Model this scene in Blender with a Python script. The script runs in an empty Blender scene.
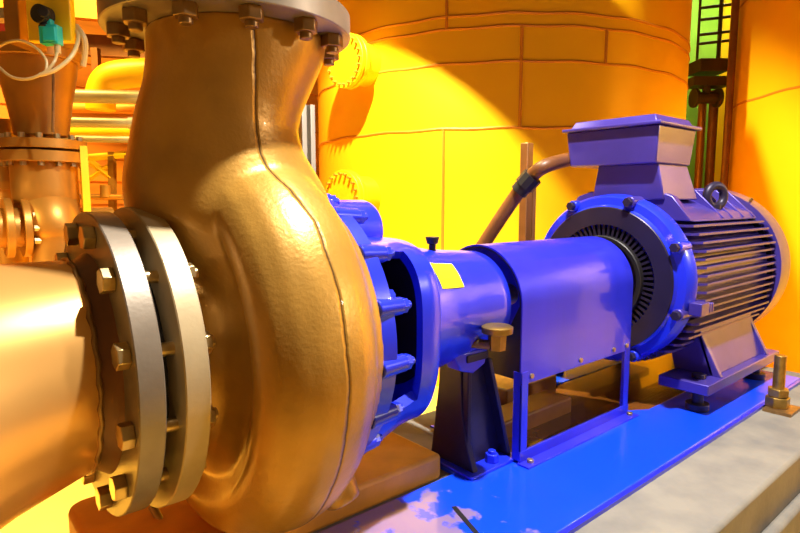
import bpy, bmesh, math, random
from mathutils import Vector, Matrix
random.seed(4)
PI = math.pi
S = bpy.context.scene
COL = S.collection
FZ = -1.0            # floor level; the pump shaft lies on z = 0

# ------------------------------------------------------------------ materials
def mat(name, col, rough=.5, metal=0.0, var=0.0, vscale=6.0, bump=0.0, bscale=40.0, coat=0.0, spec=.5, col2=None, stretch=(1, 1, 1)):
    m = bpy.data.materials.new(name); m.use_nodes = True
    nt = m.node_tree; b = nt.nodes['Principled BSDF']
    b.inputs['Base Color'].default_value = (*col, 1)
    b.inputs['Roughness'].default_value = rough
    b.inputs['Metallic'].default_value = metal
    b.inputs['Coat Weight'].default_value = coat
    b.inputs['Specular IOR Level'].default_value = spec
    tc = nt.nodes.new('ShaderNodeTexCoord')
    mp = nt.nodes.new('ShaderNodeMapping'); mp.inputs['Scale'].default_value = stretch
    nt.links.new(tc.outputs['Object'], mp.inputs['Vector'])
    if var > 0 or col2:
        n = nt.nodes.new('ShaderNodeTexNoise'); n.inputs['Scale'].default_value = vscale; n.inputs['Detail'].default_value = 6
        nt.links.new(mp.outputs['Vector'], n.inputs['Vector'])
        r = nt.nodes.new('ShaderNodeValToRGB')
        c2 = col2 or tuple(c * (1 - var) for c in col)
        r.color_ramp.elements[0].color = (*c2, 1); r.color_ramp.elements[0].position = .35
        r.color_ramp.elements[1].color = (*col, 1); r.color_ramp.elements[1].position = .62
        nt.links.new(n.outputs['Fac'], r.inputs['Fac']); nt.links.new(r.outputs['Color'], b.inputs['Base Color'])
    if bump > 0:
        n2 = nt.nodes.new('ShaderNodeTexNoise'); n2.inputs['Scale'].default_value = bscale; n2.inputs['Detail'].default_value = 8
        nt.links.new(mp.outputs['Vector'], n2.inputs['Vector'])
        bp = nt.nodes.new('ShaderNodeBump'); bp.inputs['Strength'].default_value = bump; bp.inputs['Distance'].default_value = .0025
        nt.links.new(n2.outputs['Fac'], bp.inputs['Height']); nt.links.new(bp.outputs['Normal'], b.inputs['Normal'])
    return m

M = {}
M['bronze'] = mat('cast_bronze_paint', (.47, .27, .085), .36, .55, .22, 5, .14, 70, .15)
M['flange_steel'] = mat('machined_flange_steel', (.33, .27, .20), .40, .5, .25, 9, .10, 120)
M['flange_pale'] = mat('pale_flange_paint', (.58, .45, .25), .42, .25, .2, 9, .10, 120)
M['pipe_steel'] = mat('warm_pipe_steel', (.92, .50, .14), .28, .6, .12, 3, .04, 30)
M['bolt'] = mat('zinc_bolt', (.66, .48, .22), .3, .85, .3, 30)
M['dark_bolt'] = mat('weathered_bolt', (.36, .21, .08), .4, .7, .3, 30)
M['blue'] = mat('pump_blue_paint', (.012, .03, .80), .30, .0, .10, 4, .06, 60, .5)
M['blue_base'] = mat('base_plate_blue_paint', (.005, .045, .95), .32, .0, .08, 5, .05, 30, .3)
M['guard'] = mat('guard_violet_blue_paint', (.025, .030, .72), .30, .1, .12, 2, .03, 90, .4, stretch=(6, 1, .6))
M['motor'] = mat('motor_paint', (.075, .050, .38), .34, .3, .18, 6, .05, 60, .3)
M['motor_dark'] = mat('motor_dark_paint', (.025, .018, .05), .42, .3, .2, 8)
M['black'] = mat('black_rubber', (.012, .010, .012), .5)
M['shade_inner'] = mat('shaded_recess_iron', (.015, .010, .02), .6, .2)  # near-black stands for the shade inside the bearing frame
M['concrete'] = mat('plinth_concrete', (.29, .265, .215), .75, 0, .25, 7, .35, 60, col2=(.20, .19, .17))
M['grout'] = mat('ochre_grout', (.90, .40, .05), .6, 0, .3, 5, .3, 40)
M['grout_shade'] = mat('glossy_grout_and_shade', (.20, .065, .012), .25, 0, .5, 3, .15, 15, .4)
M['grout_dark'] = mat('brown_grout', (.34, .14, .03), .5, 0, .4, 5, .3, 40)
M['brass'] = mat('brass', (.46, .29, .07), .35, .8, .35, 25, .1, 80)
M['label'] = mat('yellow_label', (.95, .80, .01), .45)
M['tank'] = mat('yellow_tank_coating', (1.0, .56, .008), .42, .25, .06, .8, .03, 4)
M['weld'] = mat('tank_weld', (.62, .24, .02), .5, .3)
M['yfloor'] = mat('yellow_floor_coating', (.95, .60, .10), .55, 0, .18, 2, .05, 20)
M['orange_wall'] = mat('orange_cladding', (.80, .30, .035), .5, .1, .35, .7, .1, 3, stretch=(1, 1, 5))
M['amber_steel'] = mat('amber_painted_steel', (.50, .22, .028), .4, .5, .3, 4, .06, 30)
M['yellow_steel'] = mat('yellow_painted_steel', (1.0, .66, .01), .4, 0, .1, 3)
M['white_steel'] = mat('pale_insulated_jacket', (.42, .37, .28), .4, .3, .12, 4)
M['brown_steel'] = mat('brown_painted_steel', (.22, .085, .025), .4, .3, .3, 8)
M['cable_brown'] = mat('brown_cable_sheath', (.16, .055, .015), .45, 0, .25, 20)
M['teal'] = mat('teal_plastic', (.015, .55, .50), .35)
M['cable_white'] = mat('pale_cable', (.62, .46, .20), .4)
M['green'] = mat('green_panel', (.25, .60, .04), .6, 0, .3, 1.2, col2=(.16, .40, .02))
M['olive'] = mat('olive_dark_steel', (.075, .055, .012), .45, .3, .3, 4)
M['red'] = mat('dark_red_paint', (.30, .015, .01), .5)
M['grey_steel'] = mat('grey_steel', (.35, .30, .25), .4, .5)

def casing_mat():
    m = mat('cast_casing_paint', (.60, .32, .055), .36, .40, .30, 6, .30, 110, .1)
    nt = m.node_tree; b = nt.nodes['Principled BSDF']
    base = b.inputs['Base Color'].links[0].from_socket
    tc = nt.nodes.new('ShaderNodeTexCoord'); sx = nt.nodes.new('ShaderNodeSeparateXYZ')
    nt.links.new(tc.outputs['Object'], sx.inputs[0])
    nz = nt.nodes.new('ShaderNodeTexNoise'); nz.inputs['Scale'].default_value = 9; nz.inputs['Detail'].default_value = 5
    nt.links.new(tc.outputs['Object'], nz.inputs['Vector'])
    def mt(op, a, bb, cl=False):
        n = nt.nodes.new('ShaderNodeMath'); n.operation = op; n.use_clamp = cl
        for i, v in enumerate((a, bb)):
            if isinstance(v, (int, float)): n.inputs[i].default_value = v
            else: nt.links.new(v, n.inputs[i])
        return n.outputs[0]
    wob = mt('MULTIPLY', mt('SUBTRACT', nz.outputs['Fac'], .5), .022)
    rise = mt('MULTIPLY', mt('MULTIPLY', mt('SUBTRACT', sx.outputs['Z'], .27), 8.0, True), .034)
    dx = mt('ABSOLUTE', mt('ADD', mt('ADD', sx.outputs['X'], rise), wob), 0)       # local x = 0 is the parting plane
    line = mt('SUBTRACT', 1, mt('DIVIDE', dx, .0036), True)
    mx = nt.nodes.new('ShaderNodeMix'); mx.data_type = 'RGBA'
    nt.links.new(line, mx.inputs['Factor']); nt.links.new(base, mx.inputs[6]); mx.inputs[7].default_value = (.05, .022, .008, 1)
    nt.links.new(mx.outputs[2], b.inputs['Base Color'])
    bp = nt.nodes.new('ShaderNodeBump'); bp.inputs['Distance'].default_value = .004; bp.inputs['Strength'].default_value = .6
    wide = mt('SUBTRACT', 1, mt('DIVIDE', dx, .006), True)
    nt.links.new(mt('SUBTRACT', 1, wide), bp.inputs['Height'])
    old = b.inputs['Normal'].links[0].from_node
    nt.links.new(bp.outputs['Normal'], old.inputs['Normal'])
    return m
M['casing'] = casing_mat()

# ------------------------------------------------------------------ mesh helpers (world coordinates)
def frame(d):
    d = d.normalized(); up = Vector((0, 0, 1)) if abs(d.z) < .95 else Vector((0, 1, 0))
    a = d.cross(up).normalized(); return a, d.cross(a).normalized()

def box(bm, lo, hi):
    v = [bm.verts.new((x, y, z)) for x in (lo[0], hi[0]) for y in (lo[1], hi[1]) for z in (lo[2], hi[2])]
    for f in ((0, 1, 3, 2), (4, 6, 7, 5), (0, 4, 5, 1), (2, 3, 7, 6), (0, 2, 6, 4), (1, 5, 7, 3)): bm.faces.new([v[i] for i in f])

def rings(bm, rs, cap=True, close=False):
    R = [[bm.verts.new(p) for p in r] for r in rs]; n = len(R[0])
    prs = list(zip(R, R[1:])) + ([(R[-1], R[0])] if close else [])
    for a, b in prs:
        for i in range(n): bm.faces.new((a[i], a[(i + 1) % n], b[(i + 1) % n], b[i]))
    if cap and not close: bm.faces.new(R[0][::-1]); bm.faces.new(R[-1])

def cyl(bm, p0, p1, r, r1=None, n=24, ph=0):
    p0 = Vector(p0); p1 = Vector(p1); a, b = frame(p1 - p0); r1 = r if r1 is None else r1
    rings(bm, [[p + (a * math.cos(2 * PI * i / n + ph) + b * math.sin(2 * PI * i / n + ph)) * q for i in range(n)] for p, q in ((p0, r), (p1, r1))])

def hexa(bm, p0, p1, r, ph=0): cyl(bm, p0, p1, r, n=6, ph=ph)

def tube(bm, pts, r, n=12):
    pts = [Vector(p) for p in pts]; R = []; a = None
    for i, p in enumerate(pts):
        d = (pts[min(i + 1, len(pts) - 1)] - pts[max(i - 1, 0)]).normalized()
        if a is None: a, _ = frame(d)
        a = (a - d * a.dot(d)).normalized(); b = d.cross(a)
        rr = r[i] if isinstance(r, (list, tuple)) else r
        R.append([p + (a * math.cos(2 * PI * k / n) + b * math.sin(2 * PI * k / n)) * rr for k in range(n)])
    rings(bm, R)

def spline(pts, k=8):
    pts = [Vector(p) for p in pts]; P = [pts[0]] + pts + [pts[-1]]; out = []
    for i in range(1, len(P) - 2):
        for j in range(k):
            t = j / k; a, b, c, d = P[i - 1], P[i], P[i + 1], P[i + 2]
            out.append(.5 * ((2 * b) + (c - a) * t + (2 * a - 5 * b + 4 * c - d) * t * t + (3 * b - a - 3 * c + d) * t ** 3))
    return out + [pts[-1]]

def rev(bm, prof, axis='x', c=(0, 0, 0), n=64, cap=True, close=False):
    """prof: (position along axis, radius)"""
    R = []
    for a, r in prof:
        ring = []
        for i in range(n):
            t = 2 * PI * i / n; u, v = r * math.cos(t), r * math.sin(t)
            ring.append((c[0] + a, c[1] + u, c[2] + v) if axis == 'x' else (c[0] + u, c[1] + v, c[2] + a) if axis == 'z' else (c[0] + u, c[1] + a, c[2] + v))
        R.append(ring)
    rings(bm, R, cap, close)

def annulus(bm, a0, a1, r0, r1, axis='x', c=(0, 0, 0), n=72, ch=.002):
    rev(bm, [(a0, r0), (a0, r1 - ch), (a0 + ch, r1), (a1 - ch, r1), (a1, r1 - ch), (a1, r0)], axis, c, n, close=True)

def prism(bm, pts, axis, a, b):
    """polygon pts in the plane across axis, from a to b"""
    def P(u, v, w): return {'x': (w, u, v), 'y': (u, w, v), 'z': (u, v, w)}[axis]
    rings(bm, [[P(u, v, a) for u, v in pts], [P(u, v, b) for u, v in pts]])

class Thing:
    def __init__(s, name, label, cat, loc, group=None, kind=None):
        o = bpy.data.objects.new(name, None); COL.objects.link(o); o.location = loc; o.empty_display_size = .1
        s.o = o; s.loc = Vector(loc)
        o['label'] = label; o['category'] = cat
        if group: o['group'] = group
        if kind: o['kind'] = kind
    def part(s, name, m, fn, bevel=0, label=None, parent=None, sharp=35, org=None, stuff=False):
        org = Vector(org) if org else (Vector(parent['org']) if parent else s.loc)
        o = mesh_obj(name, m, fn, org, bevel, sharp)
        p = parent or s.o; o.parent = p
        o.location = org - (Vector(parent['org']) if parent else s.loc)
        if label: o['label'] = label
        o['org'] = list(org)
        return o

def mesh_obj(name, m, fn, org, bevel=0, sharp=35):
    bm = bmesh.new(); fn(bm)
    bmesh.ops.recalc_face_normals(bm, faces=bm.faces)
    me = bpy.data.meshes.new(name)
    bmesh.ops.translate(bm, verts=bm.verts, vec=-Vector(org))
    bm.to_mesh(me); bm.free(); me.materials.append(M[m])
    me.polygons.foreach_set('use_smooth', [True] * len(me.polygons)); me.set_sharp_from_angle(angle=math.radians(sharp))
    o = bpy.data.objects.new(name, me); COL.objects.link(o); o.location = org
    if bevel:
        bv = o.modifiers.new('bevel', 'BEVEL'); bv.width = bevel; bv.segments = 2; bv.limit_method = 'ANGLE'; bv.angle_limit = math.radians(40)
        bv.harden_normals = False
    return o

def single(name, m, fn, label, cat, loc, bevel=0, group=None, kind=None, sharp=35):
    o = mesh_obj(name, m, fn, loc, bevel, sharp)
    if label: o['label'] = label
    if cat: o['category'] = cat
    if group: o['group'] = group
    if kind: o['kind'] = kind
    return o

def struct(name, m, fn, bevel=0):
    o = mesh_obj(name, m, fn, (0, 0, 0), bevel); o['kind'] = 'structure'; return o

def multi(*fs):
    def f(bm):
        for g in fs: g(bm)
    return f

# ------------------------------------------------------------------ camera
f_px = 575.0; yaw = math.radians(49.6); pit = math.atan2(66.5, 575)
cam_d = bpy.data.cameras.new('camera'); cam = bpy.data.objects.new('camera', cam_d); COL.objects.link(cam)
cam_d.lens = f_px / 800 * 36; cam_d.sensor_width = 36; cam_d.clip_start = .02
CP = Vector((0, -1.2, .3096)); cam.location = CP
cam.rotation_euler = (PI / 2 - pit, 0, yaw - PI / 2)
S.camera = cam
FH = Vector((math.cos(yaw), math.sin(yaw), 0)); RT = Vector((math.sin(yaw), -math.cos(yaw), 0))
def at(px, py, dist):
    """point seen at a pixel at a horizontal distance in front of the camera (used only to survey where far things stand)"""
    u = (px - 400) / f_px; w = (266.5 - py) / f_px
    v = RT * u + FH * (math.cos(pit) + w * math.sin(pit)) + Vector((0, 0, w * math.cos(pit) - math.sin(pit)))
    return CP + v * (dist / v.dot(FH))

# ------------------------------------------------------------------ setting
struct('floor', 'yfloor', lambda bm: box(bm, (-6, -6, FZ - .1), (12, 9, FZ)))
def corr(bm):
    box(bm, (-6, 7.0, FZ), (12, 7.15, 4.6))
    for k in range(19): box(bm, (-6, 6.96, FZ + .1 + k * .29), (12, 7.0, FZ + .26 + k * .29))
struct('wall_back', 'orange_wall', corr)
struct('wall_right', 'orange_wall', lambda bm: box(bm, (10.5, -6, FZ), (10.65, 7.0, 4.6)))

# ------------------------------------------------------------------ plinth and base plate
PT = -.50
def plinth(bm):
    r = .05; x0, y0, y1 = .235, -.08, .36
    pts = [(.62, -.69), (3.15, -.69), (3.15, y1)] + [(x0 + r - r * math.sin(t), y1 - r + r * math.cos(t)) for t in [PI / 2 * i / 6 for i in range(7)]] \
        + [(x0 + r - r * math.cos(t), y0 + r - r * math.sin(t)) for t in [PI / 2 * i / 6 for i in range(7)]] + [(.62, y0)]
    prism(bm, pts, 'z', FZ, PT)
single('concrete_plinth', 'concrete', multi(plinth, lambda bm: box(bm, (.62, -.725, FZ), (3.15, -.69, PT - .13))),
       'long grey concrete plinth carrying the blue base plate of pump and motor', 'plinth', (1.9, -.16, FZ), bevel=.012)
def pedestal(bm):
    r = .05; x0, x1, y0, y1 = .235, 1.13, -.06, .34
    pts = [(x1, y0), (x1, y1)] + [(x0 + r - r * math.sin(t), y1 - r + r * math.cos(t)) for t in [PI / 2 * i / 6 for i in range(7)]] \
        + [(x0 + r - r * math.cos(t), y0 + r - r * math.sin(t)) for t in [PI / 2 * i / 6 for i in range(7)]]
    prism(bm, pts, 'z', PT, -.424)
single('pump_pedestal', 'grout', pedestal, 'ochre concrete block with rounded corner under the bronze pump casing', 'pedestal', (.8, .1, FZ), bevel=.012)
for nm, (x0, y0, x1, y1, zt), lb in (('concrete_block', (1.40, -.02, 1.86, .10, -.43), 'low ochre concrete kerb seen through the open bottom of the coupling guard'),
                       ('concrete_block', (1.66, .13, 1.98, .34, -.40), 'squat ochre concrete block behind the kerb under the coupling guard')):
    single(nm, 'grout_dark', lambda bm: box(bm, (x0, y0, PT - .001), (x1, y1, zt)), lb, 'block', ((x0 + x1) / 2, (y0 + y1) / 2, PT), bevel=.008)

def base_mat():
    m = mat('base_plate_worn_reflect_blue', (.004, .065, 1.0), .30, 0, .06, 5, .05, 30, .3)
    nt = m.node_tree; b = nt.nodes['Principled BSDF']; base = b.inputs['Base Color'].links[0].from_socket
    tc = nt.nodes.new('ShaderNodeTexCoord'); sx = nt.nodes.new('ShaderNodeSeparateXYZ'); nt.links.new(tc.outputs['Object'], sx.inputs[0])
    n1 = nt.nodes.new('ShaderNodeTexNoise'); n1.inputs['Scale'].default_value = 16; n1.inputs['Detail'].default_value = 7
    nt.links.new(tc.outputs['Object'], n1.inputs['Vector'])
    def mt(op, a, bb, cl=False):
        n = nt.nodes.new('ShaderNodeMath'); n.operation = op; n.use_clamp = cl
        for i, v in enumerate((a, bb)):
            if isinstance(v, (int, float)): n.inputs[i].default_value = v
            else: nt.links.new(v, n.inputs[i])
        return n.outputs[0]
    # flaking paint plus painted-in orange reflection at the pump end (local origin = plate centre)
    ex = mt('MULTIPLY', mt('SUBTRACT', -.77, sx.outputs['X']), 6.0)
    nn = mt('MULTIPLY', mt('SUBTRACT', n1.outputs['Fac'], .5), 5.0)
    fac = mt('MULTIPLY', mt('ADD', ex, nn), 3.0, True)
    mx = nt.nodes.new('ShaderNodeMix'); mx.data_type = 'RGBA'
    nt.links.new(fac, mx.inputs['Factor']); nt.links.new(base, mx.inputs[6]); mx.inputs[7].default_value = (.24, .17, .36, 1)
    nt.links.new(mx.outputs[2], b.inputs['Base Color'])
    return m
M['base_worn_reflect'] = base_mat()
bp = Thing('base_plate', 'flat bright blue steel base plate on the concrete plinth under guard and motor', 'base plate', (1.75, -.1, PT))
bp.part('plate', 'base_worn_reflect', lambda bm: prism(bm, [(.68, -.455), (3.0, -.455), (3.0, -.20), (2.10, -.20), (1.95, -.11), (1.40, -.11), (1.40, .03), (1.166, .03), (1.166, -.082), (.68, -.082)], 'z', PT, -.484), bevel=.003)
bp.part('far_rail', 'base_worn_reflect', lambda bm: box(bm, (1.50, .20, PT), (3.0, .352, -.484)), bevel=.003)
bp.part('grout_shade_infill', 'grout_shade', lambda bm: prism(bm, [(1.402, .198), (1.402, -.108), (1.95, -.108), (2.10, -.198), (2.998, -.198), (2.998, .198)], 'z', PT, -.488), label='ochre brown infill between the two rails of the base plate, with painted shade under the motor')  # under the motor the brown stands for shade and reflection on the plate
bp.part('slot', 'black', lambda bm: prism(bm, [(.985, -.335), (1.03, -.215), (1.018, -.21), (.973, -.33)], 'z', -.4845, -.4825), label='narrow black slot')
bp.part('edge_strip', 'guard', lambda bm: box(bm, (.68, -.468, PT), (3.02, -.455, -.488)))

# anchor bolt
def anchor(x, y, top, label, grp):
    t = Thing('anchor_bolt', label, 'bolt', (x, y, PT), grp)
    t.part('stud', 'brass', lambda bm: cyl(bm, (x, y, PT), (x, y, top), .021, n=20), bevel=.002)
    t.part('nut', 'brass', lambda bm: hexa(bm, (x, y, PT + .012), (x, y, PT + .052), .043), bevel=.003)
    t.part('nut', 'brass', lambda bm: hexa(bm, (x, y, PT + .054), (x, y, PT + .085), .038, ph=.4), bevel=.003)
    t.part('washer', 'dark_bolt', lambda bm: box(bm, (x - .065, y - .065, PT), (x + .06, y + .03, PT + .012)))
anchor(2.52, -.505, -.285, 'tall brass-coloured anchor bolt with two nuts on the concrete beside the motor foot', None)

# ------------------------------------------------------------------ suction pipe (left)
sp = Thing('suction_pipe', 'large polished steel suction pipe narrowing into a bolted flange at left', 'pipe', (-.3, 0, FZ))
# tapering reducer with a level top: the centre line drops as the radius grows
def reducer(bm):
    R = []
    n = 96
    for x, r in [(-2.6, .42), (-1.2, .42), (-.9, .41), (-.5, .352), (-.1, .265), (.0, .243), (.10, .219), (.212, .199)]:
        top = .199
        R.append([(x, r * math.cos(2 * PI * i / n), top - r + r * math.sin(2 * PI * i / n)) for i in range(n)])
    rings(bm, R)
sp.part('reducer', 'pipe_steel', reducer, sharp=50)
def bead(bm):
    pts = [(.215 + .0015 * math.sin(i * 1.7), .1995 * math.cos(2 * PI * i / 90), .1995 * math.sin(2 * PI * i / 90)) for i in range(90)]
    n = 8; R = []
    for i, p in enumerate(pts):
        p = Vector(p); rad = Vector((0, p.y, p.z)).normalized(); rr = .0045 + .0008 * math.sin(i * 2.3)
        R.append([p + (Vector((1, 0, 0)) * math.cos(2 * PI * k / n) + rad * math.sin(2 * PI * k / n)) * rr for k in range(n)])
    rings(bm, R, close=True)
sp.part('weld_bead', 'dark_bolt', bead, label='dark weld bead round the pipe')
sp.part('pipe_neck', 'brown_steel', lambda bm: rev(bm, [(.217, .17), (.217, .196), (.232, .199), (.242, .206), (.25, .212), (.25, .17)], close=True, n=80))
f1 = sp.part('pipe_flange', 'flange_steel', lambda bm: annulus(bm, .248, .290, .17, .288))
NB = 12
def bang(i): return 2 * PI * (i + .5) / NB
for i in range(NB):
    a = bang(i); y, z = .252 * math.cos(a), .252 * math.sin(a)
    b = sp.part('bolt', 'bolt', multi(lambda bm: hexa(bm, (.228, y, z), (.248, y, z), .0225, ph=i * .7), lambda bm: cyl(bm, (.246, y, z), (.388, y, z), .0115, n=14)), bevel=.0015)
    sp.part('nut', 'bolt', lambda bm: hexa(bm, (.361, y, z), (.380, y, z), .021, ph=i * 1.1), bevel=.0015)

# ------------------------------------------------------------------ pump
pump = Thing('centrifugal_pump', 'big bronze volute pump with blue bearing frame in the foreground', 'pump', (.55, 0, -.435))
P0 = (.55, 0, 0)
def casing_bm(bm):
    prof = [(.357, .2), (.40, .2), (.425, .212), (.442, .245), (.446, .275), (.432, .30), (.418, .325), (.420, .352), (.437, .381), (.468, .404), (.508, .417), (.55, .421),
            (.592, .414), (.628, .396), (.652, .370), (.668, .345), (.685, .333), (.702, .331)]
    rev(bm, prof, n=96)
    # discharge branch: sections from the flange down into the volute (centre x, half width x, half width y, z)
    secs = [(.568, .186, .186, .655), (.564, .182, .184, .61), (.545, .172, .176, .55), (.524, .168, .170, .50), (.512, .167, .170, .455), (.514, .178, .180, .41), (.522, .196, .198, .37), (.532, .208, .215, .33),
            (.540, .210, .240, .28), (.552, .180, .280, .21), (.55, .145, .30, .12), (.55, .12, .30, 0)]
    n = 64
    rings(bm, [[(cx + a * math.cos(2 * PI * i / n), b * math.sin(2 * PI * i / n), z) for i in range(n)] for cx, a, b, z in secs][::-1])
    # drain boss low on the far rim and the casing foot
    cyl(bm, (.64, -.19, -.24), (.665, -.235, -.335), .052, .040, n=24)
    box(bm, (.48, -.06, -.4345), (.62, .12, -.36))
cas = pump.part('volute_casing', 'casing', casing_bm, org=P0, sharp=180)
rm = cas.modifiers.new('blend', 'REMESH'); rm.mode = 'VOXEL'; rm.voxel_size = .0075; rm.use_smooth_shade = True
sm = cas.modifiers.new('smooth', 'SMOOTH'); sm.iterations = 9; sm.factor = .6
sf = pump.part('suction_flange', 'flange_pale', lambda bm: annulus(bm, .318, .360, .16, .296))
pump.part('gasket', 'black', lambda bm: annulus(bm, .290, .318, .12, .215, ch=.001))
df = pump.part('discharge_flange', 'flange_steel', lambda bm: annulus(bm, .652, .70, .02, .252, axis='z', c=(.55, 0, 0)))
for i in range(12):
    a = math.radians(15 + 30 * i); x, y = .55 + .217 * math.cos(a), .217 * math.sin(a)
    pump.part('bolt', 'dark_bolt', multi(lambda bm: hexa(bm, (x, y, .628), (x, y, .652), .0235, ph=i * .9), lambda bm: cyl(bm, (x, y, .616), (x, y, .63), .0125, n=16)), bevel=.002, parent=df)
# blue casing cover with bolt bosses
cov = pump.part('casing_cover', 'blue', multi(lambda bm: annulus(bm, .698, .742, .05, .322), lambda bm: rev(bm, [(.742, .24), (.742, .285), (.76, .275), (.775, .25)], n=72)), bevel=0)
for i in range(16):
    a = 2 * PI * (i + .25) / 16; y, z = .312 * math.cos(a), .312 * math.sin(a)
    bs = pump.part('bolt_boss', 'blue', lambda bm: cyl(bm, (.70, y, z), (.772, y * .985, z * .985), .0215, .019, n=18), bevel=.003, parent=cov)
    pump.part('bolt', 'blue', multi(lambda bm: hexa(bm, (.772, y * .985, z * .985), (.785, y * .985, z * .985), .0175), lambda bm: cyl(bm, (.78, y * .985, z * .985), (.797, y * .985, z * .985), .009, n=12)), parent=cov, bevel=.001)
# lantern (bearing frame) with big side windows
def lantern(bm):
    xs = [.742, .752, .765, .79, .82, .85, .875, .89, .905, .93, .96, .975]
    n = 96; e = 3.0
    def P(x, i, k=1.0):
        t = 2 * PI * i / n; r = .247 - .02 * min(1, (x - .742) / .15)
        if x > .96: r -= .012 * (x - .96) / .015
        c, s = math.cos(t), math.sin(t); q = (abs(c) ** e + abs(s) ** e) ** (-1 / e)
        lo = 1.20 + .16 * max(0, 1 - (x - .742) / .20) if s < 0 else .93
        return (x, r * k * q * c * .97, r * k * q * s * lo)
    def hole(j, i):
        x = (xs[j] + xs[j + 1]) / 2; t = (2 * PI * (i + .5) / n); 
        for c0 in (PI,):
            d = (t - c0 + PI) % (2 * PI) - PI
            lim = .90
            if .75 < x < .90 and -lim < d < lim * .62: return True
        return False
    O = [[bm.verts.new(P(x, i)) for i in range(n)] for x in xs]; I = [[bm.verts.new(P(x, i, .90)) for i in range(n)] for x in xs]
    m = len(xs) - 1
    for j in range(m):
        for i in range(n):
            k = (i + 1) % n
            if hole(j, i):
                for (dj, di) in ((-1, 0), (1, 0), (0, -1), (0, 1)):
                    if not hole(max(0, min(m - 1, j + dj)), (i + di) % n) :
                        if (dj, di) == (-1, 0): q = (O[j][i], O[j][k], I[j][k], I[j][i])
                        elif (dj, di) == (1, 0): q = (O[j + 1][i], O[j + 1][k], I[j + 1][k], I[j + 1][i])
                        elif (dj, di) == (0, -1): q = (O[j][i], O[j + 1][i], I[j + 1][i], I[j][i])
                        else: q = (O[j][k], O[j + 1][k], I[j + 1][k], I[j][k])
                        try: bm.faces.new(q)
                        except ValueError: pass
                continue
            bm.faces.new((O[j][i], O[j][k], O[j + 1][k], O[j + 1][i])); bm.faces.new((I[j][i], I[j + 1][i], I[j + 1][k], I[j][k]))
    for i in range(n):
        k = (i + 1) % n; bm.faces.new((O[0][i], I[0][i], I[0][k], O[0][k]))
    bm.faces.new(O[-1])
lan = pump.part('bearing_frame', 'blue', lantern, sharp=40)
pump.part('seal_chamber', 'shade_inner', multi(lambda bm: cyl(bm, (.74, 0, 0), (.87, 0, 0), .13, n=40), lambda bm: cyl(bm, (.87, 0, 0), (.965, 0, 0), .05, n=32), lambda bm: cyl(bm, (.962, 0, 0), (.965, 0, 0), .19, n=40)), label='seal chamber behind the window of the bearing frame, shade put into its colour')
for y, z in ((-.165, .085), (-.165, -.09)):
    pump.part('stud', 'blue', multi(lambda bm: cyl(bm, (.742, y, z), (.86, y, z), .009, n=14), lambda bm: hexa(bm, (.838, y, z), (.852, y, z), .018)))
pump.part('housing_barrel', 'blue', lambda bm: rev(bm, [(.735, .085), (.965, .085), (.978, .08), (.985, .07)], c=(0, .10, .225), n=48), label='blue barrel lying behind the bearing frame')
# bearing housing tube
brg = pump.part('bearing_housing', 'blue', lambda bm: rev(bm, [(.973, .02), (.973, .196), (1.01, .190), (1.045, .181), (1.08, .177), (1.13, .170), (1.20, .163), (1.28, .157), (1.315, .154), (1.322, .148), (1.322, .04)], n=80), sharp=50)
pump.part('frame_lug', 'blue', lambda bm: cyl(bm, (.965, -.15, .125), (.99, -.15, .125), .02, n=20), bevel=.004)
pump.part('shaft', 'bolt', lambda bm: cyl(bm, (1.30, 0, 0), (1.50, 0, 0), .035, n=28))
pump.part('oil_filler', 'black', multi(lambda bm: cyl(bm, (1.115, -.03, .165), (1.115, -.03, .187), .010, n=16), lambda bm: cyl(bm, (1.115, -.03, .187), (1.115, -.03, .207), .015, .020, n=20)), bevel=.002, label='small black oil filler cap')
# yellow sticker lying on the tube
def sticker(bm):
    a0, a1 = math.radians(128), math.radians(153)
    R = []
    for k in range(9):
        a = a0 + (a1 - a0) * k / 8; row = []
        for x, r in ((1.02, .1875), (1.045, .1815), (1.08, .1778), (1.115, .1728)):
            row.append(bm.verts.new((x, (r + .0015) * math.cos(a), (r + .0015) * math.sin(a))))
        R.append(row)
    for p, q in zip(R, R[1:]):
        for i in range(3): bm.faces.new((p[i], p[i + 1], q[i + 1], q[i]))
pump.part('warning_label', 'label', sticker, label='blank yellow label on the blue bearing housing')
# brass grease cup on the near side
gx, gy = 1.20, -.20
cup = pump.part('grease_cup', 'brass', multi(lambda bm: rev(bm, [(-.052, .036), (-.050, .042), (-.034, .043), (-.030, .036), (-.030, .012)], 'z', (gx, gy, 0), 32),
    lambda bm: cyl(bm, (gx, gy, -.098), (gx, gy, -.052), .023, .026, n=6), lambda bm: tube(bm, [(gx, gy, -.085), (gx - .01, gy + .03, -.088), (gx - .03, gy + .09, -.09)], .014)), label='round brass grease cup')
# support foot under the bearing housing
def leg(bm):
    prism(bm, [(.045, -.478), (-.135, -.478), (-.105, -.40), (-.085, -.30), (-.08, -.15), (.0, -.15), (.02, -.30)], 'x', 1.185, 1.197)
    prism(bm, [(1.195, -.478), (1.365, -.478), (1.350, -.43), (1.30, -.29), (1.262, -.15), (1.235, -.095), (1.195, -.095)], 'y', -.092, -.08)
    prism(bm, [(-.135, -.478), (-.105, -.40), (-.105, -.10), (-.085, -.10), (-.07, -.478)], 'x', 1.190, 1.206)
    box(bm, (1.17, -.12, -.15), (1.26, .04, -.128)); cyl(bm, (1.215, -.05, -.17), (1.215, -.05, -.128), .03)
    prism(bm, [(1.355, -.478), (1.370, -.478), (1.268, -.15), (1.255, -.15)], 'y', -.125, -.045)
sup = pump.part('support_bracket', 'blue_dim' if False else 'motor_dark', leg, bevel=.003, label='dark tapered support bracket under the bearing housing')
pump.part('support_foot', 'blue', lambda bm: box(bm, (1.16, -.15, -.4845), (1.38, .05, -.474)), bevel=.002)
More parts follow.
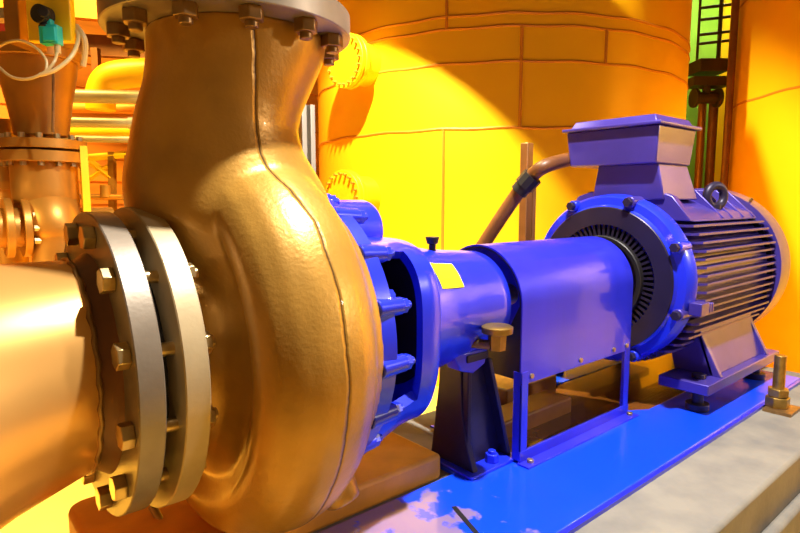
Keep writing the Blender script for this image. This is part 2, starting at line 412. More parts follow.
pump.part('bolt', 'blue', multi(lambda bm: hexa(bm, (1.285, -.118, -.474), (1.285, -.118, -.448), .021), lambda bm: cyl(bm, (1.285, -.118, -.45), (1.285, -.118, -.438), .012, n=14)), bevel=.002)
pump.part('housing_lug', 'blue', lambda bm: prism(bm, [(1.12, -.12), (1.26, -.12), (1.25, -.165), (1.20, -.185), (1.15, -.17)], 'y', -.115, -.06), bevel=.004)

# ------------------------------------------------------------------ coupling guard
GX0, GX1, GR = 1.345, 1.99, .172
gd = Thing('coupling_guard', 'arched violet-blue sheet metal coupling guard on an open leg frame', 'guard', (1.66, 0, -.484))
def arch(r, zb, n=40): return [(-r, zb)] + [(-r * math.cos(PI * i / n), r * math.sin(PI * i / n)) for i in range(n + 1)] + [(r, zb)]
def shell(bm):
    zb = -.238
    o = arch(GR, zb); i_ = arch(GR - .005, zb); A = []
    for x in (GX0, GX0 + .0001, GX1):
        A.append(([bm.verts.new((x, y, z)) for y, z in o], [bm.verts.new((x, y, z)) for y, z in i_]))
    A = [A[0], A[2]]
    for k in range(len(o) - 1):
        bm.faces.new((A[0][0][k], A[0][0][k + 1], A[1][0][k + 1], A[1][0][k])); bm.faces.new((A[0][1][k], A[1][1][k], A[1][1][k + 1], A[0][1][k + 1]))
        for e in (0, 1): bm.faces.new((A[e][0][k], A[e][1][k], A[e][1][k + 1], A[e][0][k + 1]))
    for k in (0, -1): bm.faces.new((A[0][0][k], A[1][0][k], A[1][1][k], A[0][1][k]))
gs = gd.part('guard_shell', 'guard', shell, sharp=50)
def endp(x):
    def f(bm):
        o = arch(GR - .006, -.225); n = len(o); inn = []
        for y, z in o:
            a = math.atan2(z, y); inn.append((.160 * math.cos(a), .160 * math.sin(a)))
        V = [[bm.verts.new((xx, y, z)) for y, z in pp] for xx in (x, x + .006) for pp in (o, inn)]
        for k in range(n):
            j = (k + 1) % n
            if k == n - 1:
                # close the lower part below the shaft hole
                pass
            for a, b in ((V[0], V[1]), (V[3], V[2])): bm.faces.new((a[k], a[j], b[j], b[k]))
            bm.faces.new((V[0][k], V[0][j], V[2][j], V[2][k])); bm.faces.new((V[1][k], V[1][j], V[3][j], V[3][k]))
    return f
gd.part('end_panel', 'motor_dark', endp(GX0 + .002), label='dark end panel open round the bearing housing')
for x in (GX0 + .001, GX1 - .035):
    for s in (-1, 1):
        y = s * (GR + .002)
        gd.part('leg', 'guard', multi(lambda bm: box(bm, (x, min(y, y - s * .005), -.474), (x + .034, max(y, y - s * .005), -.20)),
            lambda bm: box(bm, (x if x < 1.5 else x + .029, min(y, y - s * .03), -.474), (x + .005 if x < 1.5 else x + .034, max(y, y - s * .03), -.20))), bevel=.001)
for s in (-1, 1):
    ya, yb = sorted((s * (GR - .002), s * (GR + .040)))
    gd.part('bottom_rail', 'guard', multi(lambda bm: box(bm, (GX0 - .005, ya, -.484), (GX1 + .01, yb, -.478)), lambda bm: box(bm, (GX0, s * GR - .003, -.478), (GX1, s * GR + .003, -.445))), bevel=.001)
for x in (GX0 + .03, GX1 - .02): gd.part('screw', 'bolt', lambda bm: hexa(bm, (x, -.192, -.478), (x, -.192, -.468), .011), bevel=.001)
for x in (GX0 + .05, 1.66, 1.87, 1.96): gd.part('screw', 'bolt', lambda bm: cyl(bm, (x, -.172, -.218), (x, -.178, -.218), .008, n=12))

# ------------------------------------------------------------------ motor
mo = Thing('electric_motor', 'large finned electric motor with terminal box on top, right of the guard', 'motor', (2.55, 0, -.484))
es = mo.part('end_shield', 'blue', lambda bm: rev(bm, [(2.085, .20), (2.07, .24), (2.068, .285), (2.080, .292), (2.085, .320), (2.10, .330), (2.145, .334), (2.150, .322), (2.16, .20)], n=96, close=True))
mo.part('shield_face', 'motor_dark', lambda bm: annulus(bm, 2.062, 2.071, .215, .284, ch=.003), label='dark flat ring on the front of the motor')
def vents(bm):
    for i in range(60):
        a = 2 * PI * i / 60; c, s = math.cos(a), math.sin(a); w = .0045
        p = [Vector((0, r * c + q * w * -s, r * s + q * w * c)) for r, q in ((.165, -1), (.218, -1), (.218, 1), (.165, 1))]
        rings(bm, [[(x, v.y, v.z) for v in p] for x in (2.068, 2.10)])
mo.part('vent_ring', 'motor_dark', multi(vents, lambda bm: annulus(bm, 2.098, 2.13, .08, .24, ch=.001)), label='dark ribbed ring round the shaft opening')
mo.part('shaft_collar', 'black', lambda bm: annulus(bm, 2.045, 2.10, .155, .172, ch=.003))
mo.part('shaft', 'bolt', lambda bm: cyl(bm, (1.80, 0, 0), (2.10, 0, 0), .045, n=28))
for i in range(8):
    a = math.radians(22.5 + 45 * i - 4); y, z = .318 * math.cos(a), .318 * math.sin(a)
    bs = mo.part('clamp_lug', 'blue' if i % 2 else 'motor', lambda bm: cyl(bm, (2.065, y, z), (2.15, y, z), .022, n=16), bevel=.004, parent=es)
    mo.part('bolt', 'motor_dark', multi(lambda bm: hexa(bm, (2.046, y, z), (2.066, y, z), .017)), parent=es, bevel=.001)
# finned body
FX0, FX1, FR = 2.15, 2.925, .352
def body(bm):
    rev(bm, [(FX0, .30), (FX0 + .01, .315), (FX1, .315)], n=72)
    # level fins on both flanks, upright fins below
    for k in range(-9, 8):
        z = k * .030 + .004
        for s in (-1, 1):
            yo = math.sqrt(max(FR ** 2 - z * z, 0)); yi = math.sqrt(max(.30 ** 2 - z * z, 0)) if abs(z) < .3 else 0
            yo = min(yo + (.012 if abs(z) > .12 else 0), FR + .0)
            pts = [(FX0 + .02, s * yi), (FX0 + .012, s * (yo - .02)), (FX0 + .035, s * yo), (FX1 - .006, s * yo), (FX1, s * (yo - .01)), (FX1, s * yi)]
            prism(bm, pts, 'z', z - .0042, z + .0042)
    for k in range(-8, 9):
        y = k * .026
        zo = -math.sqrt(FR ** 2 - y * y); zi = -math.sqrt(.30 ** 2 - y * y)
        prism(bm, [(FX0 + .02, zi), (FX0 + .02, zo + .01), (FX0 + .04, zo), (FX1, zo), (FX1, zi)], 'y', y - .003, y + .003)
mo.part('finned_body', 'motor', body, sharp=30)
# shoulder with sloping webs on top of the fins
def shoulder(bm):
    prism(bm, [(-.275, .232), (-.20, .325), (-.14, .345), (.14, .345), (.20, .325), (.275, .232)], 'x', 2.20, 2.24)
    prism(bm, [(-.268, .228), (-.245, .258), (-.12, .32), (.12, .32), (.245, .258), (.268, .228)], 'x', 2.24, 2.90)
    for x in (2.52, 2.62, 2.74, 2.86):
        prism(bm, [(-.270, .236), (-.15, .352), (-.10, .352), (-.10, .25)], 'x', x, x + .012)
    box(bm, (2.24, -.12, .34), (2.90, .12, .352))
sh = mo.part('top_shoulder', 'motor', shoulder, bevel=.003)
def eye(bm):
    c = Vector((2.60, -.20, .325)); n = 28; k = 12; R = []
    for i in range(n):
        t = 2 * PI * i / n; d = Vector((math.cos(t) * .8, -math.cos(t) * .35, math.sin(t))).normalized(); cc = c + d * .045
        ax = Vector((.4, .9, 0)).normalized()
        R.append([cc + (d * math.cos(2 * PI * j / k) + ax * math.sin(2 * PI * j / k)) * .018 for j in range(k)])
    rings(bm, R, close=True); cyl(bm, c - Vector((0, 0, .09)), c - Vector((0, 0, .035)), .024, n=18)
mo.part('lifting_eye', 'motor_dark', eye, label='dark ring-shaped lifting eye')
mo.part('fan_cowl', 'motor', lambda bm: rev(bm, [(2.935, .20), (2.935, .366), (3.06, .366), (3.10, .352), (3.125, .31), (3.13, .02)], n=96, cap=True), sharp=50)
mo.part('cowl_gap', 'black', lambda bm: rev(bm, [(2.922, .335), (2.936, .335)], n=72))
mo.part('screw', 'dark_bolt', lambda bm: cyl(bm, (2.98, -.205, .303), (2.98, -.215, .318), .009, n=12))
# small junction lug on the near flank
mo.part('side_lug', 'motor', multi(lambda bm: box(bm, (2.10, -.37, -.10), (2.17, -.325, -.055)), lambda bm: box(bm, (2.17, -.372, -.095), (2.185, -.33, -.06)), lambda bm: box(bm, (2.19, -.372, -.095), (2.205, -.33, -.06))), bevel=.003)
# feet
for s in (-1, 1):
    def foot(bm):
        y0, y1 = sorted((s * .20, s * .385))
        box(bm, (2.165, y0, -.402), (2.93, y1, -.362))
        prism(bm, [(s * .17, -.24), (s * .285, -.19), (s * .375, -.363), (s * .20, -.363)], 'x', 2.30, 2.33)
        prism(bm, [(s * .17, -.24), (s * .285, -.19), (s * .375, -.363), (s * .20, -.363)], 'x', 2.80, 2.83)
        prism(bm, [(s * .275, -.20), (s * .290, -.19), (s * .352, -.363), (s * .335, -.363)], 'x', 2.30, 2.83)
    mo.part('foot', 'motor', foot, bevel=.004)
    for x in (2.24, 2.84):
        mo.part('levelling_bolt', 'motor_dark', multi(lambda bm: cyl(bm, (x, s * .32, -.484), (x, s * .32, -.402), .021, n=20), lambda bm: cyl(bm, (x, s * .32, -.484), (x, s * .32, -.458), .042, n=24),
            lambda bm: cyl(bm, (x, s * .32, -.412), (x, s * .32, -.402), .05, n=24), lambda bm: hexa(bm, (x, s * .32, -.362), (x, s * .32, -.345), .026)), bevel=.002)
# terminal box
def frustum(bm, lo, hi, z0, z1):
    rings(bm, [[(lo[0], lo[1], z0), (lo[2], lo[1], z0), (lo[2], lo[3], z0), (lo[0], lo[3], z0)], [(hi[0], hi[1], z1), (hi[2], hi[1], z1), (hi[2], hi[3], z1), (hi[0], hi[3], z1)]])
tb = mo.part('terminal_box', 'motor', lambda bm: frustum(bm, (2.15, -.155, 2.445, .215), (2.14, -.165, 2.465, .230), .448, .590), bevel=.006)
tb.data.materials.append(M['motor_dark'])
mo.part('box_neck', 'motor', lambda bm: frustum(bm, (2.19, -.175, 2.49, .13), (2.18, -.150, 2.43, .10), .31, .45), bevel=.006)
mo.part('box_lid', 'motor', multi(lambda bm: box(bm, (2.122, -.180, .590), (2.482, .242, .603)), lambda bm: frustum(bm, (2.145, -.155, 2.46, .215), (2.160, -.14, 2.445, .20), .603, .632)), parent=tb, bevel=.004)

# ------------------------------------------------------------------ cable from the terminal box, post
g0 = Vector((2.30, .255, .50))
pts = spline([g0, at(548, 165, 2.42), at(531, 177, 2.45), at(513, 200, 2.5), at(480, 250, 2.55), at(440, 315, 2.6), at(425, 360, 2.65)], 8)
cd = Thing('power_cable', 'thick brown cable running down from the motor terminal box', 'cable', pts[-1])
cd.part('sheath', 'cable_brown', lambda bm: tube(bm, pts, .030, 16))
gp = at(533, 176, 2.45); gq = at(524, 186, 2.47)
cd.part('cable_gland', 'black', multi(lambda bm: cyl(bm, gp, gq, .044, n=10), lambda bm: cyl(bm, gp.lerp(gq, .9), gp.lerp(gq, 1.6), .038, n=20)), label='black cable gland')
bpost = at(524.5, 245, 2.75); 
def post(bm):
    t = at(524, 143, 2.75).z; box(bm, (bpost.x - .022, bpost.y - .022, FZ), (bpost.x + .022, bpost.y + .022, t)); cyl(bm, (bpost.x + .035, bpost.y - .02, FZ), (bpost.x + .035, bpost.y - .02, t - .12), .011, n=12)
single('steel_post', 'brown_steel', post, 'thin upright brown steel post between the motor and the big tank', 'post', (bpost.x, bpost.y, FZ), bevel=.004)
wp = at(304, 105, 2.4)
def wpost(bm):
    for d in (-.028, .012): box(bm, (wp.x + d, wp.y - .03, FZ), (wp.x + d + .022, wp.y + .03, wp.z))
    box(bm, (wp.x - .02, wp.y + .0, FZ), (wp.x + .03, wp.y + .02, wp.z))
single('steel_channel_post', 'white_steel', wpost, 'pale grooved upright post just behind the bronze pump neck', 'post', (wp.x, wp.y, FZ), bevel=.003)

# ------------------------------------------------------------------ tanks
def tank(label, ang, dist, r, ringz, seams, h=3.4, n=160, mh=()):
    d = FH * math.cos(ang) + RT * math.sin(ang); c = CP + d * dist; c.z = 0
    t = Thing('storage_tank', label, 'tank', (c.x, c.y, FZ), 'yellow storage tanks')
    t.part('tank_wall', 'tank', lambda bm: rev(bm, [(FZ, r), (h, r), (h + .25, r * .6), (h + .35, .05)], 'z', c, n))
    for z in ringz:
        def ring(bm, z=z):
            k = 6; R = []
            for i in range(n):
                q = 2 * PI * i / n; o = Vector((math.cos(q), math.sin(q), 0)); p = Vector((c.x, c.y, z + .004 * math.sin(i * .9))) + o * r
                R.append([p + (o * math.cos(2 * PI * j / k) * .007 + Vector((0, 0, 1)) * math.sin(2 * PI * j / k) * .010) for j in range(k)])
            rings(bm, R, close=True)
        t.part('weld_seam', 'weld', ring)
    for px, z0, z1 in seams:
        # vertical seam where the wall is crossed at this bearing
        u = Vector(at(px, 200, 1) - CP); u.z = 0; u.normalize(); oc = Vector((CP.x - c.x, CP.y - c.y, 0)); b_ = oc.dot(u); tt = -b_ - math.sqrt(b_ * b_ - oc.dot(oc) + r * r)
        p = CP + u * tt
        t.part('weld_seam', 'weld', lambda bm: cyl(bm, (p.x, p.y, z0), (p.x, p.y, z1), .011, n=8))
    def wallpt(px, z):
        u = Vector(at(px, 200, 1) - CP); u.z = 0; u.normalize(); oc = Vector((CP.x - c.x, CP.y - c.y, 0)); b_ = oc.dot(u); tt = -b_ - math.sqrt(b_ * b_ - oc.dot(oc) + r * r)
        p = CP + u * tt; p.z = z; return p, Vector((p.x - c.x, p.y - c.y, 0)).normalized()
    return t, c, wallpt
T1, C1, wp1 = tank('huge yellow round tank filling the background behind the motor', math.radians(9.0), 5.5, 1.60, [.78, 1.20, 1.42, 1.50], [(443, -1.0, .78), (518, .78, 1.42), (445, 1.42, 3.3), (600, 1.2, 1.42)], mh=())
T2, C2, wp2 = tank('yellow round tank cut off by the right edge of the picture', math.radians(46.9), 6.5, 2.0, [1.09, 1.90], [])
# manholes on the big tank
def manhole(px, z, r, ln):
    p, o = wp1(px, z)
    nz = T1.part('manhole', 'tank', multi(lambda bm: cyl(bm, p - o * .2, p + o * ln, r * .8, n=48), lambda bm: cyl(bm, p + o * ln, p + o * (ln + .035), r, n=56), lambda bm: cyl(bm, p + o * (ln + .042), p + o * (ln + .075), r, n=56)), bevel=.004)
    a, b = frame(o)
    for i in range(20):
        q = p + o * (ln + .07) + (a * math.cos(2 * PI * i / 20) + b * math.sin(2 * PI * i / 20)) * r * .87
        T1.part('bolt', 'weld', lambda bm: hexa(bm, q, q + o * .03, r * .055), parent=nz)
manhole(367, 1.27, .185, .13)
manhole(366, .33, .19, .16)

# ------------------------------------------------------------------ gap between the tanks: green panel, rails, platform, pipes
gq1 = at(712, 200, 6.4)
def obl(bm, c, hw, z0, z1, th=.03):  # upright slab across the line of sight
    a = RT
    rings(bm, [[(c + a * s * hw + FH * t * th).to_tuple()[:2] + (z,) for s, t in ((-1, -1), (1, -1), (1, 1), (-1, 1))] for z in (z0, z1)])
gp_ = Thing('partition_panel', 'green and yellow partition panel seen in the gap between the tanks', 'panel', (gq1.x, gq1.y, FZ))
gp_.part('panel', 'green', lambda bm: obl(bm, gq1, .42, FZ, 3.2, .02))
gp_.part('stripe', 'yellow_steel', lambda bm: obl(bm, gq1 + RT * .05 - FH * .04, .07, FZ, 3.2, .015), label='yellow upright stripe')
rl = at(708, 200, 5.3)
rt_ = Thing('guard_railing', 'dark steel railing with thin bars high between the two tanks', 'railing', (rl.x, rl.y, at(708, 62, 5.3).z))
for y in (8, 20, 35, 44): 
    z = at(708, y, 5.3).z; rt_.part('rail', 'olive', lambda bm: cyl(bm, rl - RT * .17 + Vector((0, 0, z - rl.z)), rl + RT * .10 + Vector((0, 0, z - rl.z + .03)), .013, n=8))
for px in (697, 718): 
    q = at(px, 60, 5.3); rt_.part('baluster', 'olive', lambda bm: cyl(bm, q, (q.x, q.y, q.z + .75), .018 if px > 700 else .012, n=8))
pl = at(708, 68, 5.4)
single('platform', 'olive', multi(lambda bm: obl(bm, pl, .13, pl.z - .05, pl.z + .06, .12), lambda bm: obl(bm, pl, .17, pl.z - .17, pl.z - .09, .10)),
       'dark walkway beam bridging the gap between the tanks', 'platform', (pl.x, pl.y, pl.z), bevel=.004)
for px, dd, r, m, lb in ((697, 5.6, .035, 'amber_steel', 'thin amber pipe rising beside the big tank in the gap'), (708, 5.5, .04, 'brown_steel', 'brown pipe standing in the middle of the gap between tanks'), (723, 4.95, .03, 'brown_steel', 'brown column standing against the right-hand tank')):
    q = at(px, 200, dd); single('standpipe' if px < 720 else 'column', m, lambda bm: cyl(bm, (q.x, q.y, FZ), (q.x, q.y, pl.z - .18 if px < 720 else 3.2), r, n=20), lb, 'pipe' if px < 720 else 'column', (q.x, q.y, FZ))
vq = at(706, 98, 5.35)
single('gate_valve', 'olive', multi(lambda bm: cyl(bm, vq - RT * .10, vq + RT * .10, .05, n=20), lambda bm: cyl(bm, vq - RT * .12, vq - RT * .09, .085, n=24), lambda bm: cyl(bm, vq + RT * .09, vq + RT * .12, .085, n=24), lambda bm: cyl(bm, vq, vq + Vector((0, 0, .14)), .035, n=16)),
       'small dark valve hanging under the walkway beam between tanks', 'valve', vq, bevel=.003)

# ------------------------------------------------------------------ left background: valve stack with cables
vx = at(43, 150, 2.75); VC = (vx.x, vx.y, 0)
def vz(y): return at(43, y, 2.75).z
vs = Thing('vertical_pipe', 'amber upright pipe with tapered top and bolted flange joint at far left', 'pipe', (vx.x, vx.y, FZ))
vs.part('taper', 'amber_steel', lambda bm: rev(bm, [(vz(136), .112), (vz(120), .122), (vz(100), .137), (vz(75), .160), (vz(55), .170), (vz(42), .174)], 'z', VC, 64), sharp=60)
vs.part('seam', 'dark_bolt', lambda bm: tube(bm, [at(53, 62, 2.42), at(53.5, 90, 2.445), at(53, 132, 2.475)], .006, 6), label='dark vertical seam')
for n_, (ya, yb) in enumerate(((150, 141), (163, 152.5))):
    fl = vs.part('flange', 'amber_steel', lambda bm: annulus(bm, vz(ya), vz(yb), .05, .185, 'z', VC))
    for i in range(14):
        a = 2 * PI * i / 14; x, y = vx.x + .158 * math.cos(a), vx.y + .158 * math.sin(a); z0, z1 = (vz(141), vz(136)) if n_ == 0 else (vz(167), vz(163))
        vs.part('bolt', 'bolt', lambda bm: hexa(bm, (x, y, z0), (x, y, z1), .014), parent=fl)
lq = at(55, 215, 2.70)
ep = spline([(vx.x, vx.y, vz(163)), (vx.x, vx.y, vz(190)), (vx.x + .005, vx.y, vz(205)), (lq.x - .01, lq.y, vz(222)), (lq.x, lq.y, vz(240)), (lq.x, lq.y, -.2), (lq.x, lq.y, FZ)], 6)
er = [.139 if p.z > vz(203) else max(.105, .139 - .034 * (vz(203) - p.z) / (vz(203) - vz(232))) for p in ep]
vs.part('lower_pipe', 'amber_steel', lambda bm: tube(bm, ep, er, 48), sharp=60)
# actuator bracket on top
ac = Thing('valve_actuator', 'yellow upright actuator bracket on the tapered pipe at top left', 'actuator', (vx.x, vx.y, vz(45)))
bq = at(52, 30, 2.42)
def obox(bm, c, hw, hd, z0, z1):
    rings(bm, [[(c + RT * s * hw + FH * t * hd).to_tuple()[:2] + (z,) for s, t in ((-1, -1), (1, -1), (1, 1), (-1, 1))] for z in (z0, z1)])
ac.part('bracket', 'yellow_steel', lambda bm: obox(bm, bq, .088, .02, vz(62), vz(-40)), bevel=.005)
ac.part('side_plate', 'amber_steel', lambda bm: obox(bm, at(26, 30, 2.5), .03, .09, vz(62), vz(-40)), bevel=.004)
ac.part('yoke_flange', 'amber_steel', lambda bm: annulus(bm, vz(62), vz(52), .02, .19, 'z', VC))
k1 = at(48, 17, 2.39)
ac.part('knob', 'black', multi(lambda bm: cyl(bm, k1, k1 - FH * .05 - RT * .01, .036, n=20), lambda bm: cyl(bm, k1, k1 - FH * .065 + RT * .02, .02, n=14), lambda bm: cyl(bm, k1 - Vector((0, 0, .01)), k1 - Vector((0, 0, .055)) - FH * .03, .022, n=14)), bevel=.003, label='black round switch knob')
k2 = at(51, 34, 2.37)
def tealb(bm):
    obox(bm, k2, .036, .022, k2.z - .042, k2.z + .032); obox(bm, k2 - RT * .002, .012, .014, k2.z + .03, k2.z + .055)
    obox(bm, k2 + RT * .006 - FH * .022, .026, .006, k2.z - .034, k2.z + .022)
ac.part('limit_switch', 'teal', tealb, bevel=.004, label='teal green switch box')
ac.part('cable_gland', 'cable_white', lambda bm: cyl(bm, k2 + RT * .022 - Vector((0, 0, .042)), k2 + RT * .022 - Vector((0, 0, .075)), .012, n=14))
for (P, r, lb) in (([at(57, 53, 2.36), at(54, 62, 2.33), at(45, 72, 2.32), at(28, 79, 2.32), at(12, 77, 2.34), at(0, 68, 2.36), at(-12, 55, 2.4)], .0058, 'pale cable sagging from the teal switch across the pipe'),
                   ([at(46, 72, 2.32), at(46, 60, 2.33), at(36, 48, 2.34), at(22, 41, 2.34), at(8, 42, 2.35), at(-4, 49, 2.38), at(-15, 60, 2.4)], .0055, 'pale cable looping in an arch left of the teal switch'),
                   ([at(40, 75, 2.32), at(55, 70, 2.33), at(70, 58, 2.36), at(77, 45, 2.4), at(78, 34, 2.43), at(74, 28, 2.45)], .008, 'pale thick cable curling up right of the yellow bracket'),
                   ([at(76, 26, 2.45), at(84, 38, 2.44), at(85, 52, 2.45), at(83, 66, 2.46)], .012, 'short pale cable dropping beside the yellow bracket')):
    single('signal_cable', 'cable_white', lambda bm: tube(bm, spline(P, 8), r, 10), lb, 'cable', P[0], group='signal cables on the valve stack')
yp = at(86, 200, 2.75)
single('slim_post', 'yellow_steel', lambda bm: box(bm, (yp.x - .016, yp.y - .016, FZ), (yp.x + .016, yp.y + .016, at(86, 146, 2.75).z)), 'slim bright yellow post right of the flanged amber pipe', 'post', (yp.x, yp.y, FZ))
# neighbouring pipe at the left edge with its own flanges
np_ = at(4, 150, 2.9)
n2 = Thing('flanged_pipe', 'amber pipe with upright flange pair at the very left edge', 'pipe', (np_.x, np_.y, FZ))
n2.part('pipe', 'amber_steel', lambda bm: cyl(bm, (np_.x, np_.y, FZ), (np_.x, np_.y, at(4, 120, 2.9).z), .07, n=40))
n2.part('collar', 'amber_steel', lambda bm: rev(bm, [(at(4, 190, 2.9).z, .10), (at(4, 182, 2.9).z, .10)], 'z', (np_.x, np_.y, 0), 40))
fa = at(4, 228, 2.6)
for d in (0, .065):
    fl = n2.part('flange', 'amber_steel', lambda bm: cyl(bm, fa + Vector((d, 0, 0)), fa + Vector((d + .03, 0, 0)), .135, n=56), bevel=.003)
    if d:
        for i in range(12):
            a = 2 * PI * i / 12; q = fa + Vector((d + .035, .115 * math.cos(a), .115 * math.sin(a))); n2.part('bolt', 'bolt', lambda bm: hexa(bm, q, q + Vector((.03, 0, 0)), .015), parent=fl)
n2.part('branch', 'amber_steel', lambda bm: cyl(bm, fa - Vector((.5, 0, 0)), fa + Vector((.45, 0, 0)), .09, n=40))

# far pipe runs and roof steel behind
def run(px0, py0, d0, px1, py1, d1, r, m, name, label, flanges=()):
    a, b = at(px0, py0, d0), at(px1, py1, d1)
    t = Thing(name, label, 'pipe', a, None)
    t.part('pipe', m, lambda bm: cyl(bm, a, b, r, n=32))
    for k in flanges:
        q = a.lerp(b, k); d = (b - a).normalized(); t.part('flange', m, lambda bm: cyl(bm, q - d * .05, q + d * .05, r * 1.25, n=32))
run(30, 95, 4.6, 215, 99, 4.8, .052, 'white_steel', 'horizontal_pipe', 'pale horizontal pipe, topmost of the runs left of the pump')
run(30, 121, 4.5, 215, 125, 4.7, .038, 'white_steel', 'horizontal_pipe', 'pale horizontal pipe with a collar, second from the top', (.56,))
run(30, 107, 5.2, 215, 110, 5.2, .045, 'orange_wall', 'horizontal_pipe', 'orange horizontal pipe between the two upper pale pipes')
run(30, 138, 4.9, 215, 141, 4.9, .028, 'white_steel', 'horizontal_pipe', 'thin pale horizontal pipe, third pale one down')
run(30, 131, 5.3, 215, 131, 5.3, .045, 'yellow_steel', 'horizontal_pipe', 'bright yellow horizontal pipe behind the pale runs')
run(30, 196, 4.97, 260, 199, 4.97, .026, 'brown_steel', 'horizontal_pipe', 'thin brown horizontal pipe low beside the slim post')
dq = spline([at(101, 110, 4.9), at(101, 92, 4.9), at(108, 79, 4.9), at(125, 74, 4.9), at(160, 72, 4.9), at(215, 70, 4.9)], 8)
single('duct_elbow', 'yellow_steel', lambda bm: tube(bm, dq, .115, 40), 'fat bright yellow elbow duct above the pale pipes', 'duct', dq[0], sharp=60)
# roof beams and bracing
for (x0, y0, d0, x1, y1, d1, h, m, lb) in ((0, -6, 5.6, 215, 13, 5.6, .16, 'orange_wall', 'broad orange roof beam behind the top left bracket'),
                                 (60, 44, 6.0, 215, 53, 6.0, .10, 'brown_steel', 'brown-orange roof beam below the broad orange one'),
                                 (-20, 16, 3.6, 26, 15, 3.6, .03, 'grey_steel', 'short grey beam at the top left corner'),
                                 (-20, 30, 4.2, 30, 28, 4.2, .09, 'red', 'dark red beam at the top left behind the actuator')):
    a, b = at(x0, y0, d0), at(x1, y1, d1)
    def bm_(bm):
        d = (b - a).normalized(); u, v = frame(d); w = .05
        rings(bm, [[p + u * s * w + Vector((0, 0, 1)) * t * h for s, t in ((-1, -1), (1, -1), (1, 1), (-1, 1))] for p in (a, b)])
    single('roof_beam', m, bm_, lb, 'beam', a)
tr = Thing('braced_frame', 'yellow braced steel frame under the pipe runs left of the pump', 'frame', at(110, 200, 5.0).to_tuple()[:2] + (FZ,))
for (x0, y0, x1, y1, w) in ((86, 158, 150, 152, .03), (88, 160, 112, 178, .03), (112, 152, 114, 300, .035), (88, 180, 108, 166, .02), (128, 152, 130, 300, .03)):
    tr.part('strut', 'yellow_steel' if x1 - x0 > 5 else 'amber_steel', lambda bm: cyl(bm, at(x0, y0, 5.0), at(x1, y1, 5.0), w, n=4))
for (x, y, d, r, ln, lb) in ((106, 197, 4.9, .045, .14, 'small amber hand valve just above the near flange'), (96, 60, 5.3, .07, .2, 'small brown box on the far wall above the yellow elbow')):
    q = at(x, y, d); single('small_valve' if y > 100 else 'wall_box', 'amber_steel' if y > 100 else 'brown_steel', multi(lambda bm: cyl(bm, q - RT * ln, q + RT * ln, r * .5, n=16), lambda bm: cyl(bm, q, q + Vector((0, 0, r * 2.2)), r, n=16)) if y > 100 else lambda bm: obox(bm, q, .03, .03, q.z - .1, q.z + .1), lb, 'valve' if y > 100 else 'box', q)
# casing drain pipe & dark sump under the casing
single('drain_pipe', 'grey_steel', lambda bm: tube(bm, spline([at(152, 506, 1.28), at(160, 520, 1.26), at(172, 545, 1.22), at(180, 575, 1.18)], 6), .009, 12), 'thin grey drain pipe under the flange joint', 'pipe', at(180, 575, 1.18))

# ------------------------------------------------------------------ lights
def area(name, loc, target, size, power, col, shape='RECTANGLE', sy=None, spread=180):
    l = bpy.data.lights.new(name, 'AREA'); l.energy = power; l.color = col; l.shape = shape; l.size = size; l.size_y = sy or size; l.spread = math.radians(spread)
    o = bpy.data.objects.new(name, l); COL.objects.link(o); o.location = loc
    o.rotation_euler = (Vector(target) - Vector(loc)).to_track_quat('-Z', 'Y').to_euler(); return o
def spot(name, loc, target, power, col, ang, blend=.1, r=.03):
    l = bpy.data.lights.new(name, 'SPOT'); l.energy = power; l.color = col; l.spot_size = math.radians(ang); l.spot_blend = blend; l.shadow_soft_size = r
    o = bpy.data.objects.new(name, l); COL.objects.link(o); o.location = loc
    o.rotation_euler = (Vector(target) - Vector(loc)).to_track_quat('-Z', 'Y').to_euler(); return o
spot('overhead_lamp', (1.25, -.72, 2.5), (1.15, -.1, 0), 520, (1, .95, .88), 90, .4, .05)
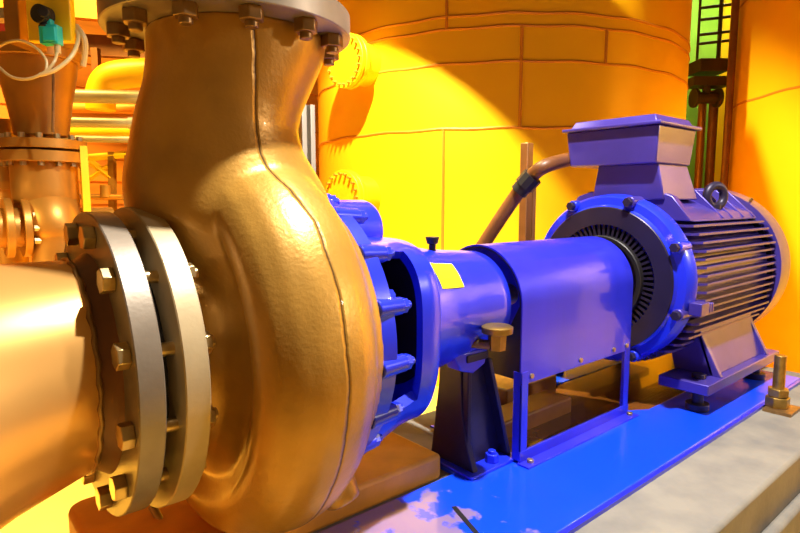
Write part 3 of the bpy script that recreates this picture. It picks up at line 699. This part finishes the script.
spot('side_lamp', (4.8, -4.6, 2.2), (1.35, 0, -.1), 260, (1, .86, .74), 33, .3, .22)
area('gap_fill', (6.0, 1.0, 2.6), (gq1.x, gq1.y, 1.2), .3, 30, (1, .95, .7))  # added fill light to brighten the green panel, no lamp stands there
spot('left_lamp', (.1, -2.6, .62), (-.42, 0, 0), 125, (1, .90, .74), 22, .12, .12)
LP = Vector((1.6, 1.2, 2.5))
spot('tank_lamp', LP, (3.0, 2.1, .4), 900, (1, .88, .42), 105, .3, .03)
def hitp(px, z): return wp1(px, z)[0]
q1, q2, q3, q4 = hitp(360, 1.48), hitp(560, .52), hitp(500, 2.1), hitp(670, 1.25)
k_ = .30
def beam(bm):
    P = [LP.lerp(q, k_) for q in (q1, q2, q4, q3)]
    # unseen girder added between lamp and tank to cast shadow, carried past both ends
    a0 = P[0] + (P[0] - P[1]) * 1.2; b0 = P[1] + (P[1] - P[0]) * .8; b1 = P[2] + (P[2] - P[3]) * .8; a1 = P[3] + (P[3] - P[2]) * 1.2
    nn = (b0 - a0).cross(a1 - a0).normalized() * .02
    rings(bm, [[p - nn for p in (a0, b0, b1, a1)], [p + nn for p in (a0, b0, b1, a1)]])
single('shadow_girder', 'brown_steel', beam, 'unseen flat steel girder added above the pump to throw a slanting shadow on the big tank', 'beam', LP)
spot('right_tank_lamp', (2.6, -3.6, 1.3), (5.2, -1.1, -.1), 900, (1, .86, .42), 62, .4, .06)
area('left_back_lamp', (.3, 3.9, 2.8), (1.0, 6.0, .6), .6, 105, (1, .60, .13), spread=120)
area('floor_lamp_left', (-1.0, 1.6, .6), (-.3, 2.0, -1), .6, 45, (1, .75, .3), spread=110)
w = bpy.data.worlds.new('world'); S.world = w; w.use_nodes = True
w.node_tree.nodes['Background'].inputs['Color'].default_value = (1, .55, .18, 1); w.node_tree.nodes['Background'].inputs['Strength'].default_value = .12

S.view_settings.view_transform = 'Standard'; S.view_settings.look = 'None'; S.view_settings.exposure = .6; S.view_settings.gamma = 1; S.view_settings.use_curve_mapping = False
